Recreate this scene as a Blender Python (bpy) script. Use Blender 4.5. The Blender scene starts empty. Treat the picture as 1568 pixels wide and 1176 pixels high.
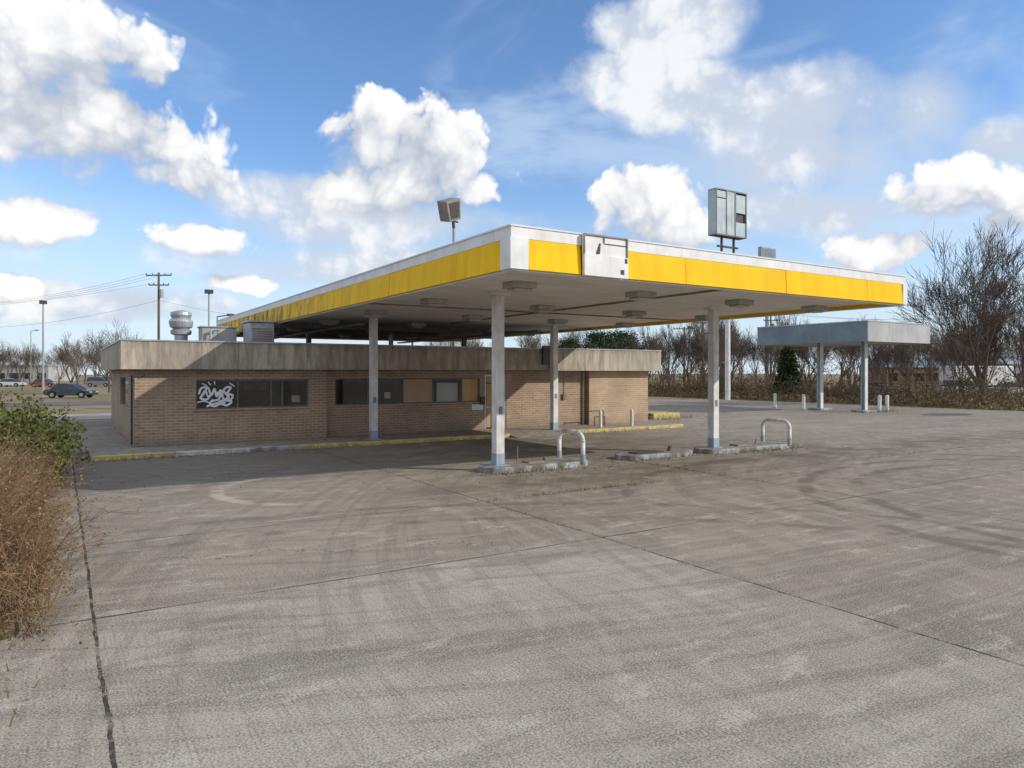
import bpy, math, random
from mathutils import Vector, Matrix, noise as mnoise
random.seed(7)
S=bpy.context.scene
H=2.6; HEAD=math.radians(32.4)
cs,sn=math.cos(HEAD),math.sin(HEAD)
def at(r,f):  # metres right / forward of the viewpoint -> site coords
    return (r*cs+f*sn, -r*sn+f*cs)

# ---------------------------------------------------------------- materials
class NB:
    def __init__(s,tree): s.n=tree.nodes; s.l=tree.links
    def new(s,t,**k):
        x=s.n.new(t)
        for a,b in k.items(): setattr(x,a,b)
        return x
    def put(s,sock,v):
        if isinstance(v,bpy.types.NodeSocket): s.l.new(v,sock)
        else: sock.default_value=v
    def math(s,op,a,b=None,c=None,clamp=False):
        x=s.new('ShaderNodeMath',operation=op); x.use_clamp=clamp
        s.put(x.inputs[0],a)
        if b is not None: s.put(x.inputs[1],b)
        if c is not None: s.put(x.inputs[2],c)
        return x.outputs[0]
    def vmath(s,op,a,b=None,c=None):
        x=s.new('ShaderNodeVectorMath',operation=op)
        s.put(x.inputs[0],a)
        if b is not None: s.put(x.inputs[1],b)
        if c is not None: s.put(x.inputs[2],c)
        return x.outputs['Value'] if op in('LENGTH','DOT_PRODUCT') else x.outputs[0]
    def comb(s,x,y,z):
        c=s.new('ShaderNodeCombineXYZ')
        s.put(c.inputs[0],x); s.put(c.inputs[1],y); s.put(c.inputs[2],z); return c.outputs[0]
    def sep(s,v):
        c=s.new('ShaderNodeSeparateXYZ'); s.put(c.inputs[0],v); return c.outputs
    def noise(s,v,scale,detail=4,rough=.5,dist=0,dim='3D'):
        x=s.new('ShaderNodeTexNoise'); x.noise_dimensions=dim; s.put(x.inputs['Vector'],v)
        x.inputs['Scale'].default_value=scale; x.inputs['Detail'].default_value=detail
        x.inputs['Roughness'].default_value=rough; x.inputs['Distortion'].default_value=dist
        return x
    def mr(s,v,a,b,c=0,d=1,smooth=False):
        x=s.new('ShaderNodeMapRange'); x.clamp=True
        if smooth: x.interpolation_type='SMOOTHSTEP'
        s.put(x.inputs[0],v); s.put(x.inputs[1],a); s.put(x.inputs[2],b)
        s.put(x.inputs[3],c); s.put(x.inputs[4],d); return x.outputs[0]
    def mix(s,f,a,b,mode='MIX'):
        x=s.new('ShaderNodeMix',data_type='RGBA',blend_type=mode)
        s.put(x.inputs[0],f)
        for i,v in((6,a),(7,b)):
            if isinstance(v,(tuple,list)) and len(v)==3: v=(*v,1)
            s.put(x.inputs[i],v)
        return x.outputs[2]
def newmat(name,rough=.8,metal=0,spec=.3):
    m=bpy.data.materials.new(name); m.use_nodes=True
    b=NB(m.node_tree); p=b.n['Principled BSDF']
    p.inputs['Roughness'].default_value=rough; p.inputs['Metallic'].default_value=metal
    p.inputs['Specular IOR Level'].default_value=spec
    tc=b.new('ShaderNodeTexCoord')
    return m,b,p,tc.outputs['Object']
def bump(b,p,h,strength=.3,dist=.01):
    x=b.new('ShaderNodeBump'); x.inputs['Strength'].default_value=strength; x.inputs['Distance'].default_value=dist
    b.put(x.inputs['Height'],h); b.l.new(x.outputs[0],p.inputs['Normal'])
def simple(name,c1,c2=None,scale=3,rough=.7,metal=0,spec=.3,zs=1.0,lo=.35,hi=.65,grime=0,grimec=(.1,.08,.06),det=3):
    m,b,p,o=newmat(name,rough,metal,spec)
    if c2 is None: c2=tuple(c*.8 for c in c1)
    v=b.vmath('MULTIPLY',o,(1,1,zs)) if zs!=1 else o
    n=b.noise(v,scale,det,.6)
    c=b.mix(b.mr(n.outputs[0],lo,hi),c1,c2)
    if grime:
        v2=b.vmath('MULTIPLY',o,(1,1,.12)); n2=b.noise(v2,5,4,.7)
        c=b.mix(b.math('MULTIPLY',b.mr(n2.outputs[0],.5,.75),grime),c,grimec)
    b.put(p.inputs['Base Color'],c)
    return m
def foliage(name,c1,c2,scale,rough=.9):
    m,b,p,o=newmat(name,rough,0,.1)
    n=b.noise(o,scale,2,.5); b.put(p.inputs['Base Color'],b.mix(b.mr(n.outputs[0],.35,.65),c1,c2)); return m
def brickmat(name,c1,c2,mort):
    m,b,p,o=newmat(name,.85)
    x,y,z=b.sep(o)
    v=b.comb(b.math('ADD',x,y),z,0.)
    t=b.new('ShaderNodeTexBrick'); b.put(t.inputs['Vector'],v)
    t.inputs['Color1'].default_value=(*c1,1); t.inputs['Color2'].default_value=(*c2,1); t.inputs['Mortar'].default_value=(*mort,1)
    t.inputs['Scale'].default_value=1; t.inputs['Mortar Size'].default_value=.010; t.inputs['Mortar Smooth'].default_value=.2
    t.inputs['Brick Width'].default_value=.3; t.inputs['Row Height'].default_value=.1; t.inputs['Bias'].default_value=-.1
    n=b.noise(v,.7,4,.6,dim='2D')
    c=b.mix(b.mr(n.outputs[0],.35,.7,0,.4),t.outputs[0],(.19,.14,.10))
    n2=b.noise(b.vmath('MULTIPLY',v,(1,.15,1)),2.5,4,.7,dim='2D')
    c=b.mix(b.mr(n2.outputs[0],.5,.8,0,.35),c,(.44,.37,.28))
    low=b.mr(z,.05,.6,.4,0)
    c=b.mix(low,c,(.12,.10,.08))
    b.put(p.inputs['Base Color'],c)
    bump(b,p,b.math('SUBTRACT',1,t.outputs['Fac']),.5,.01)
    return m
M={}
M['brick']=brickmat('tan_brick',(.40,.275,.19),(.30,.20,.135),(.56,.46,.36))
M['brick2']=brickmat('sunlit_brick',(.50,.36,.225),(.43,.30,.185),(.60,.49,.36))  # brighter copy of the brick, east wing's sunlight put into the colour
M['redbrick']=brickmat('red_brick',(.28,.12,.08),(.2,.09,.06),(.3,.25,.2))
M['white']=simple('white_paint',(.80,.79,.78),(.68,.67,.66),2,.5,spec=.4,grime=.25,grimec=(.35,.30,.24))
M['column']=simple('column_paint',(.78,.77,.76),(.62,.60,.58),3,.5,spec=.4,grime=.5,grimec=(.36,.27,.2))
M['colbase']=simple('blue_grey_paint',(.27,.38,.48),(.36,.42,.47),6,.6,grime=.5,grimec=(.2,.17,.14))
M['roofedge']=simple('canopy_roof_edge',(.62,.64,.65),(.72,.74,.75),1,.45)
M['dark']=simple('dark_metal',(.05,.05,.05),(.09,.08,.07),3,.6)
M['beam']=simple('weathered_steel_beam',(.30,.27,.24),(.20,.175,.15),2,.7)
M['alu']=simple('aluminium',(.35,.35,.35),(.45,.45,.46),8,.4,.6)
M['galv']=simple('galvanised',(.46,.48,.50),(.35,.37,.39),3,.45,.4,grime=.3)
M['darkframe']=simple('dark_frame',(.06,.055,.05),(.1,.09,.08),5,.5)
M['wframe']=simple('bronze_frame',(.20,.18,.16),(.13,.12,.11),5,.5)
M['ply']=simple('plywood',(.60,.39,.19),(.48,.30,.15),1.5,.8,zs=.2)
M['ply2']=simple('plywood_weathered',(.42,.27,.17),(.50,.34,.22),1.5,.8,zs=.2)
M['panelw']=simple('grey_panel',(.42,.43,.41),(.32,.33,.32),1,.5)
M['conc']=simple('kerb_concrete',(.36,.32,.27),(.24,.20,.165),4,.9,grime=.4)
M['yel_kerb']=simple('worn_yellow_paint',(.70,.54,.13),(.44,.37,.25),5,.85,lo=.4,hi=.6,grime=.4,det=5)
M['wht_kerb']=simple('worn_white_paint',(.66,.65,.62),(.42,.40,.38),3,.85,lo=.4,hi=.6,grime=.4,det=5)
M['blu_kerb']=simple('worn_bluegrey_paint',(.42,.45,.47),(.20,.175,.15),3,.85,lo=.42,hi=.6,grime=.6,det=6)
M['wood']=simple('pole_wood',(.16,.12,.09),(.1,.08,.06),3,.9,zs=.2)
M['bark']=simple('bark',(.135,.10,.078),(.075,.058,.046),4,.95)
M['barkd']=foliage('bark_distant',(.17,.13,.105),(.105,.083,.067),1)
M['twig']=foliage('brown_twigs',(.34,.22,.13),(.19,.13,.08),1.6)
M['thick']=foliage('bramble_stems',(.23,.165,.11),(.11,.08,.055),.5)
M['thickleaf']=foliage('dry_leaves',(.21,.145,.08),(.10,.09,.04),.4)
M['leaf']=foliage('hedge_leaves',(.11,.135,.035),(.055,.075,.02),1.3)
M['leafbr']=foliage('brown_leaves',(.28,.18,.09),(.15,.12,.055),1.5)
M['ever']=foliage('evergreen_needles',(.05,.08,.03),(.028,.045,.02),.8)
M['weed']=foliage('weeds',(.13,.13,.05),(.26,.20,.11),2)
M['drygrass']=foliage('dry_grass_blades',(.32,.25,.14),(.20,.16,.08),.6)
M['graf']=simple('graffiti_paint',(.8,.8,.82),(.75,.76,.8),5,.6)
M['tyre']=simple('rubber',(.02,.02,.02),(.03,.03,.03),5,.8)
M['grey']=simple('grey_metal_panel',(.40,.44,.47),(.32,.35,.37),1,.5,grime=.3)
M['bluegrey']=simple('bluegrey_fascia',(.20,.27,.31),(.15,.20,.24),.6,.55,grime=.3)
M['tin']=simple('grey_tin_fascia',(.46,.47,.46),(.37,.38,.37),.6,.5,grime=.4)
M['pole']=simple('pole_metal',(.42,.42,.41),(.34,.34,.33),3,.5,.3)
M['signface']=simple('faded_sign_face',(.50,.58,.62),(.38,.45,.49),.8,.4,grime=.4)
M['soffitb']=simple('building_soffit',(.32,.28,.24),(.24,.21,.18),2,.8)
M['roofm']=simple('roof_gravel',(.3,.28,.26),(.2,.19,.18),2,.9)
M['gravel']=simple('pale_gravel',(.42,.37,.31),(.30,.26,.22),.5,.95)
M['road']=simple('asphalt_road',(.10,.10,.10),(.14,.135,.13),.3,.9)
M['lens']=simple('diffuser_lens',(.46,.43,.40),(.55,.52,.48),4,.4)
def glass(name,c,rough=.08):
    m,b,p,o=newmat(name,rough,0,.6)
    n=b.noise(o,1.3,4,.6); c2=b.mix(b.mr(n.outputs[0],.4,.7),c,tuple(k*2.6 for k in c))
    b.put(p.inputs['Base Color'],c2); return m
M['glass']=glass('dark_glass',(.014,.014,.014))
M['carglass']=glass('car_glass',(.02,.025,.03),.1)
def fasciab():
    m,b,p,o=newmat('stained_metal_fascia',.7)
    x,y,z=b.sep(o); s=b.math('ADD',x,y)
    q=b.comb(s,z,0.)
    n=b.noise(b.vmath('MULTIPLY',q,(1,.18,1)),3.2,6,.7,dim='2D')
    c=b.mix(b.mr(n.outputs[0],.38,.66),(.52,.45,.36),(.27,.225,.18))
    n2=b.noise(q,.35,3,.5,dim='2D')
    c=b.mix(b.mr(n2.outputs[0],.4,.65,0,.45),c,(.25,.215,.18))
    f=b.math('FRACT',b.math('MULTIPLY',s,1/1.2))
    c=b.mix(b.math('MULTIPLY',b.math('LESS_THAN',f,.015),.6),c,(.1,.09,.08))
    top=b.mr(z,3.35,3.62,0,.55)
    c=b.mix(b.math('MULTIPLY',top,b.mr(n.outputs[0],.3,.6)),c,(.18,.14,.11))
    b.put(p.inputs['Base Color'],c)
    bump(b,p,b.math('PINGPONG',b.math('MULTIPLY',s,8),.5),.25,.02)
    return m
M['fasc']=fasciab()
def yellow():
    m,b,p,o=newmat('yellow_acrylic',.55,0,.12)
    x,y,z=b.sep(o); s=b.math('ADD',x,y); q=b.comb(s,z,0.)
    n=b.noise(b.vmath('MULTIPLY',q,(.5,.3,1)),2.5,4,.6,dim='2D')
    c=b.mix(b.mr(n.outputs[0],.35,.7),(.95,.59,.0),(.88,.50,.0))
    rb=b.noise(b.comb(s,0.,0.),3.5,2,.5,dim='2D')
    c=b.mix(b.mr(rb.outputs[0],.5,.7,0,.3),c,(.70,.37,.0))
    g=b.noise(b.vmath('MULTIPLY',q,(1,.35,1)),2.2,6,.75,dim='2D')
    k=b.math('MULTIPLY',b.mr(y,19,30,.08,1),b.mr(g.outputs[0],.42,.60))
    c=b.mix(k,c,(.16,.10,.03))
    b.put(p.inputs['Base Color'],c); return m
M['yellow']=yellow()
def deck():
    m,b,p,o=newmat('canopy_soffit_panels',.6)
    x,y,z=b.sep(o)
    f=b.math('FRACT',b.math('MULTIPLY',y,1/.4))
    seam=b.math('LESS_THAN',f,.09)
    n=b.noise(b.vmath('MULTIPLY',o,(.3,1,1)),1.1,5,.65,dim='2D')
    c=b.mix(b.mr(n.outputs[0],.38,.7),(.82,.78,.74),(.68,.63,.59))
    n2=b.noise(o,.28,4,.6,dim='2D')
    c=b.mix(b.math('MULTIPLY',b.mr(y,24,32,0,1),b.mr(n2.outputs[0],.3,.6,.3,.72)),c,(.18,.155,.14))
    c=b.mix(b.math('MULTIPLY',seam,.45),c,(.18,.16,.14))
    b.put(p.inputs['Base Color'],c)
    bump(b,p,seam,.4,.02); return m
M['deck']=deck()

def pavement():
    m,b,p,o=newmat('worn_concrete_paving',.88,0,.2)
    x,y,z=b.sep(o); P=o
    N=lambda v,s_,d,r,ds=0: b.noise(v,s_,d,r,ds,dim='2D')
    big=N(P,.17,4,.6); mid=N(P,.8,5,.65); fine=N(P,50,3,.68)
    bg_=big.outputs[0]
    outer=b.mix(b.mr(bg_,.38,.62),(.325,.272,.212),(.235,.196,.152))
    slab=b.mix(b.mr(bg_,.38,.62),(.415,.365,.302),(.335,.29,.238))
    inx=b.math('MULTIPLY',b.math('LESS_THAN',x,7.2),b.math('LESS_THAN',y,8.7))
    base=b.mix(inx,outer,slab)
    base=b.mix(b.math('MULTIPLY',b.math('LESS_THAN',x,.3),.4),base,(.40,.345,.28))
    def arcs(cx,cy,rs,ts,lo,hi,off):
        d=b.vmath('SUBTRACT',P,(cx,cy,0))
        r=b.vmath('LENGTH',d); a,bb,_=b.sep(d)
        th=b.math('ARCTAN2',bb,a)
        n=N(b.comb(b.math('MULTIPLY_ADD',r,rs,off),b.math('MULTIPLY',th,ts),0.),1,4,.64,.05)
        return b.mr(n.outputs[0],lo,hi)
    a1=arcs(13,32,3.4,5.,.49,.62,0)
    a2=arcs(-8,12,3.2,4.,.50,.61,7)
    a3=arcs(24,2,3.4,3.,.50,.61,3)
    m1=b.mr(bg_,.46,.53)
    far=b.mr(y,5,10,.35,1)
    base=b.mix(b.math('MULTIPLY',a1,.5),base,(.165,.137,.108))
    base=b.mix(b.math('MULTIPLY',b.math('MULTIPLY',a2,m1),.4),base,(.45,.395,.32))
    base=b.mix(b.math('MULTIPLY',b.math('MULTIPLY',a3,far),.5),base,(.15,.125,.098))
    sd=N(b.vmath('MULTIPLY',P,(.45,1.3,1)),.7,5,.68,.2)
    base=b.mix(b.mr(sd.outputs[0],.50,.65,0,.6),base,(.165,.14,.112))
    # scuffed pale patches, broken up by the aggregate
    sc=N(b.vmath('MULTIPLY',P,(.7,1.9,1)),1.5,7,.70,.15)
    scm=b.math('ADD',sc.outputs[0],b.math('MULTIPLY',b.math('SUBTRACT',fine.outputs[0],.5),.30))
    base=b.mix(b.mr(scm,.585,.67,0,.62),base,(.53,.475,.395))
    ln=N(b.vmath('MULTIPLY',P,(.22,6,1)),1,3,.6)
    base=b.mix(b.mr(ln.outputs[0],.52,.68,0,.30),base,(.44,.39,.32))
    br=N(b.vmath('MULTIPLY',P,(24,.8,1)),1,3,.7)
    base=b.mix(b.mr(br.outputs[0],.45,.7,0,.35),base,(.18,.15,.12))
    base=b.mix(b.mr(fine.outputs[0],.48,.70,0,.55),base,(.60,.54,.45))
    base=b.mix(b.mr(fine.outputs[0],.50,.30,0,.6),base,(.09,.076,.062))
    def ring(cx,cy,R,w,cut):
        d=b.vmath('LENGTH',b.vmath('SUBTRACT',P,(cx,cy,0)))
        r_=b.mr(b.math('ABSOLUTE',b.math('SUBTRACT',d,R)),w*.4,w,1,0)
        return b.math('MULTIPLY',b.math('MULTIPLY',r_,b.mr(mid.outputs[0],.42,.54)),cut)
    base=b.mix(b.math('MULTIPLY',ring(4.9,16.0,2.1,.2,b.math('LESS_THAN',x,5.0)),.6),base,(.55,.48,.39))
    rt=b.math('GREATER_THAN',x,10.)
    t1=b.math('MAXIMUM',ring(19,4,6.6,.22,rt),b.math('MAXIMUM',ring(19,4,7.7,.24,rt),ring(17,5,9.4,.2,rt)))
    t2=b.math('MAXIMUM',ring(2,1,10.8,.2,1.0),ring(2,1,12.2,.2,1.0))
    base=b.mix(b.math('MULTIPLY',b.math('MAXIMUM',t1,b.math('MULTIPLY',t2,.8)),.6),base,(.12,.10,.08))
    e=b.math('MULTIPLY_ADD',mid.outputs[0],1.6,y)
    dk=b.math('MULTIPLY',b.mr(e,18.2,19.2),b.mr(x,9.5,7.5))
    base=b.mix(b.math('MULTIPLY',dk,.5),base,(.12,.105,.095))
    ol=b.mr(b.vmath('LENGTH',b.vmath('MULTIPLY',b.vmath('SUBTRACT',P,(13.5,20.5,0)),(.1,.22,0))),.3,1,.5,0)
    ol2=b.math('MULTIPLY',b.mr(b.math('ABSOLUTE',b.math('SUBTRACT',y,14.0)),.3,1.8,.65,0),b.mr(x,5,9))
    base=b.mix(b.math('MULTIPLY',b.math('MAXIMUM',ol,ol2),b.mr(mid.outputs[0],.38,.58)),base,(.13,.10,.075))
    wob=b.math('MULTIPLY',b.math('SUBTRACT',mid.outputs[0],.5),.09)
    xw=b.math('ADD',x,wob); yw=b.math('ADD',y,wob)
    jx=None
    for u0,w in((.3,.017),(7.2,.017),(14.1,.018),(28.,.018),(42,.02)):
        t=b.math('COMPARE',xw,u0,w)
        jx=t if jx is None else b.math('MAXIMUM',jx,t)
    for v0 in(8.7,12.4,17.6,32):
        jx=b.math('MAXIMUM',jx,b.math('COMPARE',yw,v0,.018))
    jx=b.math('MULTIPLY',jx,b.mr(sc.outputs[0],.38,.52,.25,.95))
    vo=b.new('ShaderNodeTexVoronoi',feature='DISTANCE_TO_EDGE',voronoi_dimensions='2D'); b.put(vo.inputs['Vector'],b.vmath('MULTIPLY_ADD',mid.outputs['Color'],(1.6,1.6,0),P))
    vo.inputs['Scale'].default_value=.15
    cr=b.math('MULTIPLY',b.math('LESS_THAN',vo.outputs['Distance'],.0020),b.math('GREATER_THAN',y,9.))
    jx=b.math('MAXIMUM',jx,b.math('MULTIPLY',cr,.6))
    base=b.mix(jx,base,(.05,.042,.033))
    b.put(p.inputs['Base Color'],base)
    bump(b,p,fine.outputs[0],.5,.010)
    return m
M['pave']=pavement()
def grass():
    m,b,p,o=newmat('winter_grass',.95,0,.1)
    n=b.noise(o,.08,5,.6,dim='2D'); n2=b.noise(o,3,4,.7,dim='2D')
    c=b.mix(b.mr(n.outputs[0],.4,.6),(.28,.22,.14),(.18,.155,.08))
    c=b.mix(b.mr(n2.outputs[0],.4,.65,0,.6),c,(.32,.25,.165))
    b.put(p.inputs['Base Color'],c); return m
M['grass']=grass()

# ---------------------------------------------------------------- mesh helpers
class MB:
    def __init__(s): s.v=[]; s.f=[]
    def box(s,x0,x1,y0,y1,z0,z1):
        i=len(s.v)
        s.v+=[(x0,y0,z0),(x1,y0,z0),(x1,y1,z0),(x0,y1,z0),(x0,y0,z1),(x1,y0,z1),(x1,y1,z1),(x0,y1,z1)]
        s.f+=[(i,i+3,i+2,i+1),(i+4,i+5,i+6,i+7),(i,i+1,i+5,i+4),(i+1,i+2,i+6,i+5),(i+2,i+3,i+7,i+6),(i+3,i,i+4,i+7)]
        return s
    def hexa(s,b,t):
        i=len(s.v); s.v+=list(b)+list(t)
        s.f+=[(i,i+3,i+2,i+1),(i+4,i+5,i+6,i+7),(i,i+1,i+5,i+4),(i+1,i+2,i+6,i+5),(i+2,i+3,i+7,i+6),(i+3,i,i+4,i+7)]
        return s
    def tube(s,p0,p1,r0,r1,n=8,caps=True):
        p0=Vector(p0);p1=Vector(p1);d=(p1-p0)
        if d.length<1e-6: return s
        d.normalize(); a=d.orthogonal().normalized(); c=d.cross(a)
        i=len(s.v)
        for p,r in((p0,r0),(p1,r1)):
            for k in range(n):
                t=2*math.pi*k/n; q=p+(a*math.cos(t)+c*math.sin(t))*r; s.v.append((q.x,q.y,q.z))
        for k in range(n):
            k2=(k+1)%n; s.f.append((i+k,i+k2,i+n+k2,i+n+k))
        if caps: s.f.append(tuple(i+k for k in range(n))[::-1]); s.f.append(tuple(i+n+k for k in range(n)))
        return s
    def path(s,pts,r,n=8):
        for a,b_ in zip(pts,pts[1:]): s.tube(a,b_,r,r,n)
        return s
    def quad(s,a,b_,c,d):
        i=len(s.v); s.v+=[tuple(a),tuple(b_),tuple(c),tuple(d)]; s.f.append((i,i+1,i+2,i+3)); return s
    def leaf(s,p,size):
        a=Vector((random.gauss(0,1),random.gauss(0,1),random.gauss(0,1))).normalized()
        c=a.orthogonal().normalized(); q=Matrix.Rotation(random.random()*6.28,3,a); c=q@c; d=a.cross(c)
        p=Vector(p); w=size*.45
        s.quad(p-c*size*.5,p+d*w,p+c*size*.5,p-d*w)
    def mesh(s,name):
        me=bpy.data.meshes.new(name); me.from_pydata(s.v,[],s.f); me.update(); return me
    def obj(s,name,mat,par=None,bev=0,smooth=False):
        me=s.mesh(name); me.materials.append(M[mat] if isinstance(mat,str) else mat)
        if smooth:
            for p in me.polygons: p.use_smooth=True
        o=bpy.data.objects.new(name,me); S.collection.objects.link(o)
        if par is not None:
            o.parent=par; o.matrix_parent_inverse=Matrix.Translation(-par.location)
        if bev:
            md=o.modifiers.new('b','BEVEL'); md.width=bev; md.segments=2; md.limit_method='ANGLE'
        return o
def empty(name,loc=(0,0,0)):
    e=bpy.data.objects.new(name,None); e.location=loc; e.empty_display_size=.5; S.collection.objects.link(e); return e
def box(name,x0,x1,y0,y1,z0,z1,mat,par=None,bev=0): return MB().box(x0,x1,y0,y1,z0,z1).obj(name,mat,par,bev)

# ---------------------------------------------------------------- ground
MB().quad((-900,-900,-.03),(900,-900,-.03),(900,900,-.03),(-900,900,-.03)).obj('ground','grass')
lot=MB()
def poly(mb,pts,z):
    i=len(mb.v); mb.v+=[(x,y,z) for x,y in pts]; mb.f.append(tuple(range(i,i+len(pts))))
poly(lot,[(-14,-25),(54.5,-25),(54.8,10),(54.0,22),(54.6,34),(53.5,48),(40,54),(26,54),(26,44),(-3.5,44),(-3.5,28.6),(-.6,28.0),(-.35,8.6),(-1.0,8.0),(-14,7.6)],0)
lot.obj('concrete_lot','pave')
g=MB(); poly(g,[(-60,46),(30,46),(30,52),(-60,52)],-.015); g.obj('gravel_drive','gravel')
g=MB(); poly(g,[(-90,84),(-30,84),(-20,130),(-120,130)],-.015); g.obj('parking_area','gravel')
g=MB(); poly(g,[(-300,66),(-300,74),(200,74),(200,66)],-.011); g.obj('road','road')
g=MB()
for k in range(-60,40): g.box(k*5,k*5+2.5,69.93,70.07,-.008,-.006)
g.obj('road_marking','yel_kerb')

# ---------------------------------------------------------------- building
B=empty('brick_store_building',(13,32,0))
U0,U1=2.06,24.8; V0,V1=26.4,38.9
SW=.13
def wall_with_openings(name,u0,u1,v,z0,z1,ops,mat,th=.25):
    mb=MB(); ops=sorted(ops); cur=u0
    for (a,b_,c,d) in ops:
        if a>cur: mb.box(cur,a,v,v+th,z0,z1)
        if c>z0: mb.box(a,b_,v,v+th,z0,c)
        if d<z1: mb.box(a,b_,v,v+th,d,z1)
        cur=b_
    if cur<u1: mb.box(cur,u1,v,v+th,z0,z1)
    return mb.obj(name,mat,B)
UJ=8.48; UR=21.07; VM=26.7
wall_with_openings('front_wall_west',U0,UJ,V0,0,2.72,[(3.92,7.8,1.32,2.34)],'brick')
box('front_wall_return',UJ-.25,UJ-.002,V0+.25,VM+.2,0,2.72,'brick',B)
wall_with_openings('front_wall_middle',UJ,UR,VM,0,2.72,[(8.9,15.3,1.32,2.36),(15.55,16.65,.14,2.5)],'brick')
wall_with_openings('front_wall_east',UR,U1,V0,0,2.72,[],'brick2')
box('front_wall_east_return',UR+.002,UR+.25,V0+.25,VM+.2,0,2.72,'brick2',B)
mb=MB()
mb.box(U0+.002,U0+.25,V0+.25,29,0,2.72).box(U0+.002,U0+.25,29,33,0,1.3).box(U0+.002,U0+.25,29,33,2.4,2.72).box(U0+.002,U0+.25,33,V1,0,2.72)
mb.obj('west_wall','brick',B)
box('west_window_glass',U0+.1,U0+.12,29,33,1.3,2.4,'glass',B)
box('east_wall',U1-.25,U1-.002,V0+.25,V1,0,2.72,'brick2',B)
box('back_wall',U0+.25,U1-.25,V1-.25,V1,0,2.72,'brick',B)
def window(u0,u1,v,z0,z1,panes,fr='darkframe'):
    t=.05
    mb=MB()
    mb.box(u0,u1,v+.06,v+.14,z0,z0+t).box(u0,u1,v+.06,v+.14,z1-t,z1)
    us=[u0]+[p[1] for p in panes]
    for k,e in enumerate(us):
        a=e-t/2 if 0<k<len(us)-1 else (e if k==0 else e-t)
        mb.box(a,a+t,v+.062,v+.138,z0+t,z1-t)
    mb.obj('window_frame',fr,B)
    for (a,b_,m) in panes:
        box('window_pane_'+m,a+.02,b_-.02,v+.09,v+.105,z0+.02,z1-.02,m,B)
    MB().box(u0-.04,u1+.04,v-.04,v+.06,z0-.06,z0-.002).obj('window_sill','brick',B)
window(3.92,7.8,V0,1.32,2.34,[(3.92,5.3,'glass'),(5.3,6.45,'glass'),(6.45,6.85,'glass'),(6.85,7.8,'glass')],'wframe')
window(8.9,15.3,VM,1.32,2.36,[(8.9,10.25,'glass'),(10.25,10.7,'glass'),(10.7,11.75,'glass'),(11.75,13.1,'ply2'),(13.1,14.45,'panelw'),(14.45,15.3,'ply')],'wframe')
box('window_notice',10.95,11.2,VM+.075,VM+.085,1.55,1.8,'panelw',B)
box('window_blind',5.5,6.3,V0+.075,V0+.085,1.95,2.25,'darkframe',B)
box('window_paper',7.2,7.5,V0+.075,V0+.085,1.5,1.75,'beam',B)
mb=MB().box(13.13,14.4,VM+.05,VM+.088,2.16,2.3).box(13.13,13.25,VM+.05,VM+.088,1.38,2.16).box(14.28,14.4,VM+.05,VM+.088,1.38,2.16)
mb.obj('panel_frame','darkframe',B)
box('door_leaf',15.62,16.58,VM+.08,VM+.12,.16,2.12,'glass',B)
box('door_transom_board',15.6,16.6,VM+.07,VM+.11,2.14,2.46,'ply',B)
MB().box(15.55,15.63,VM+.03,VM+.15,.14,2.5).box(16.57,16.65,VM+.03,VM+.15,.14,2.5).box(15.63,16.57,VM+.03,VM+.15,2.42,2.5).box(15.63,16.57,VM+.05,VM+.14,1.05,1.12).obj('door_frame','alu',B)
box('door_board',15.66,16.54,VM+.05,VM+.078,1.14,2.1,'ply',B)
box('door_lower_board',15.66,16.54,VM+.05,VM+.078,.2,1.03,'ply2',B)
box('meter_box',15.28,15.5,VM-.12,VM-.005,1.2,1.55,'darkframe',B,.01)
box('posted_notice',14.9,15.45,VM-.02,VM-.006,.98,1.22,'white',B)
MB().box(20.85,20.95,VM-.1,VM-.005,.1,2.6).obj('downspout','brick',B)
MB().box(8.52,8.62,VM-.1,VM-.005,.1,2.6).obj('downspout_b','brick',B)
MB().tube((U0-.06,V0+.3,.2),(U0-.06,V0+.3,2.5),.03,.03).tube((U0-.05,V0+.05,2.3),(U0+.3,V0-.05,2.5),.012,.012).obj('conduit','darkframe',B)
mb=MB()
pts=[(17.2+k*.35,VM-.03,2.45-.22*math.sin(k/9*math.pi)) for k in range(10)]; mb.path(pts,.010,5)
mb.tube((19.8,VM-.03,1.6),(19.8,VM-.03,2.6),.015,.015,6); mb.box(19.7,19.9,VM-.1,VM-.005,1.35,1.6); mb.obj('cable_and_switchbox','beam',B)
box('interior_back',U0+.4,U1-.4,30,30.1,.1,2.7,'dark',B)
FB,FT=2.70,3.62
box('roof_deck',U0-.3,U1+.3,V0-.3,V1+.3,2.78,3.3,'roofm',B)
box('soffit',U0-.33,U1+.33,V0-.33,V1+.33,2.724,2.776,'soffitb',B)
o=.42
MB().box(U0-o,18.44,V0-o,V0-o+.1,FB,FT).obj('roof_fascia_front','fasc',B)
box('roof_fascia_east_front',18.442,U1+o,V0-o-.07,V0-o+.1,FB-.03,FT+.03,'fasc',B)
box('roof_fascia_west',U0-o,U0-o+.1,V0-o+.1,V1+o,FB,FT,'fasc',B)
box('roof_fascia_east',U1+o-.1,U1+o,V0-o+.1,V1+o,FB,FT,'fasc',B)
box('roof_fascia_back',U0-o+.1,U1+o-.1,V1+o-.1,V1+o,FB,FT,'fasc',B)
MB().box(U0-o-.03,18.44,V0-o-.03,V0-o+.14,FT+.002,FT+.05).box(U0-o-.03,U0-o+.14,V0-o+.14,V1+o,FT+.002,FT+.05).obj('roof_coping','galv',B)
box('east_coping',18.43,U1+o+.03,V0-o-.1,V0-o+.14,FT+.032,FT+.07,'galv',B)
box('fascia_junction_box',18.05,18.43,V0-o-.12,V0-o-.002,FB+.25,FT+.15,'darkframe',B)
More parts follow.
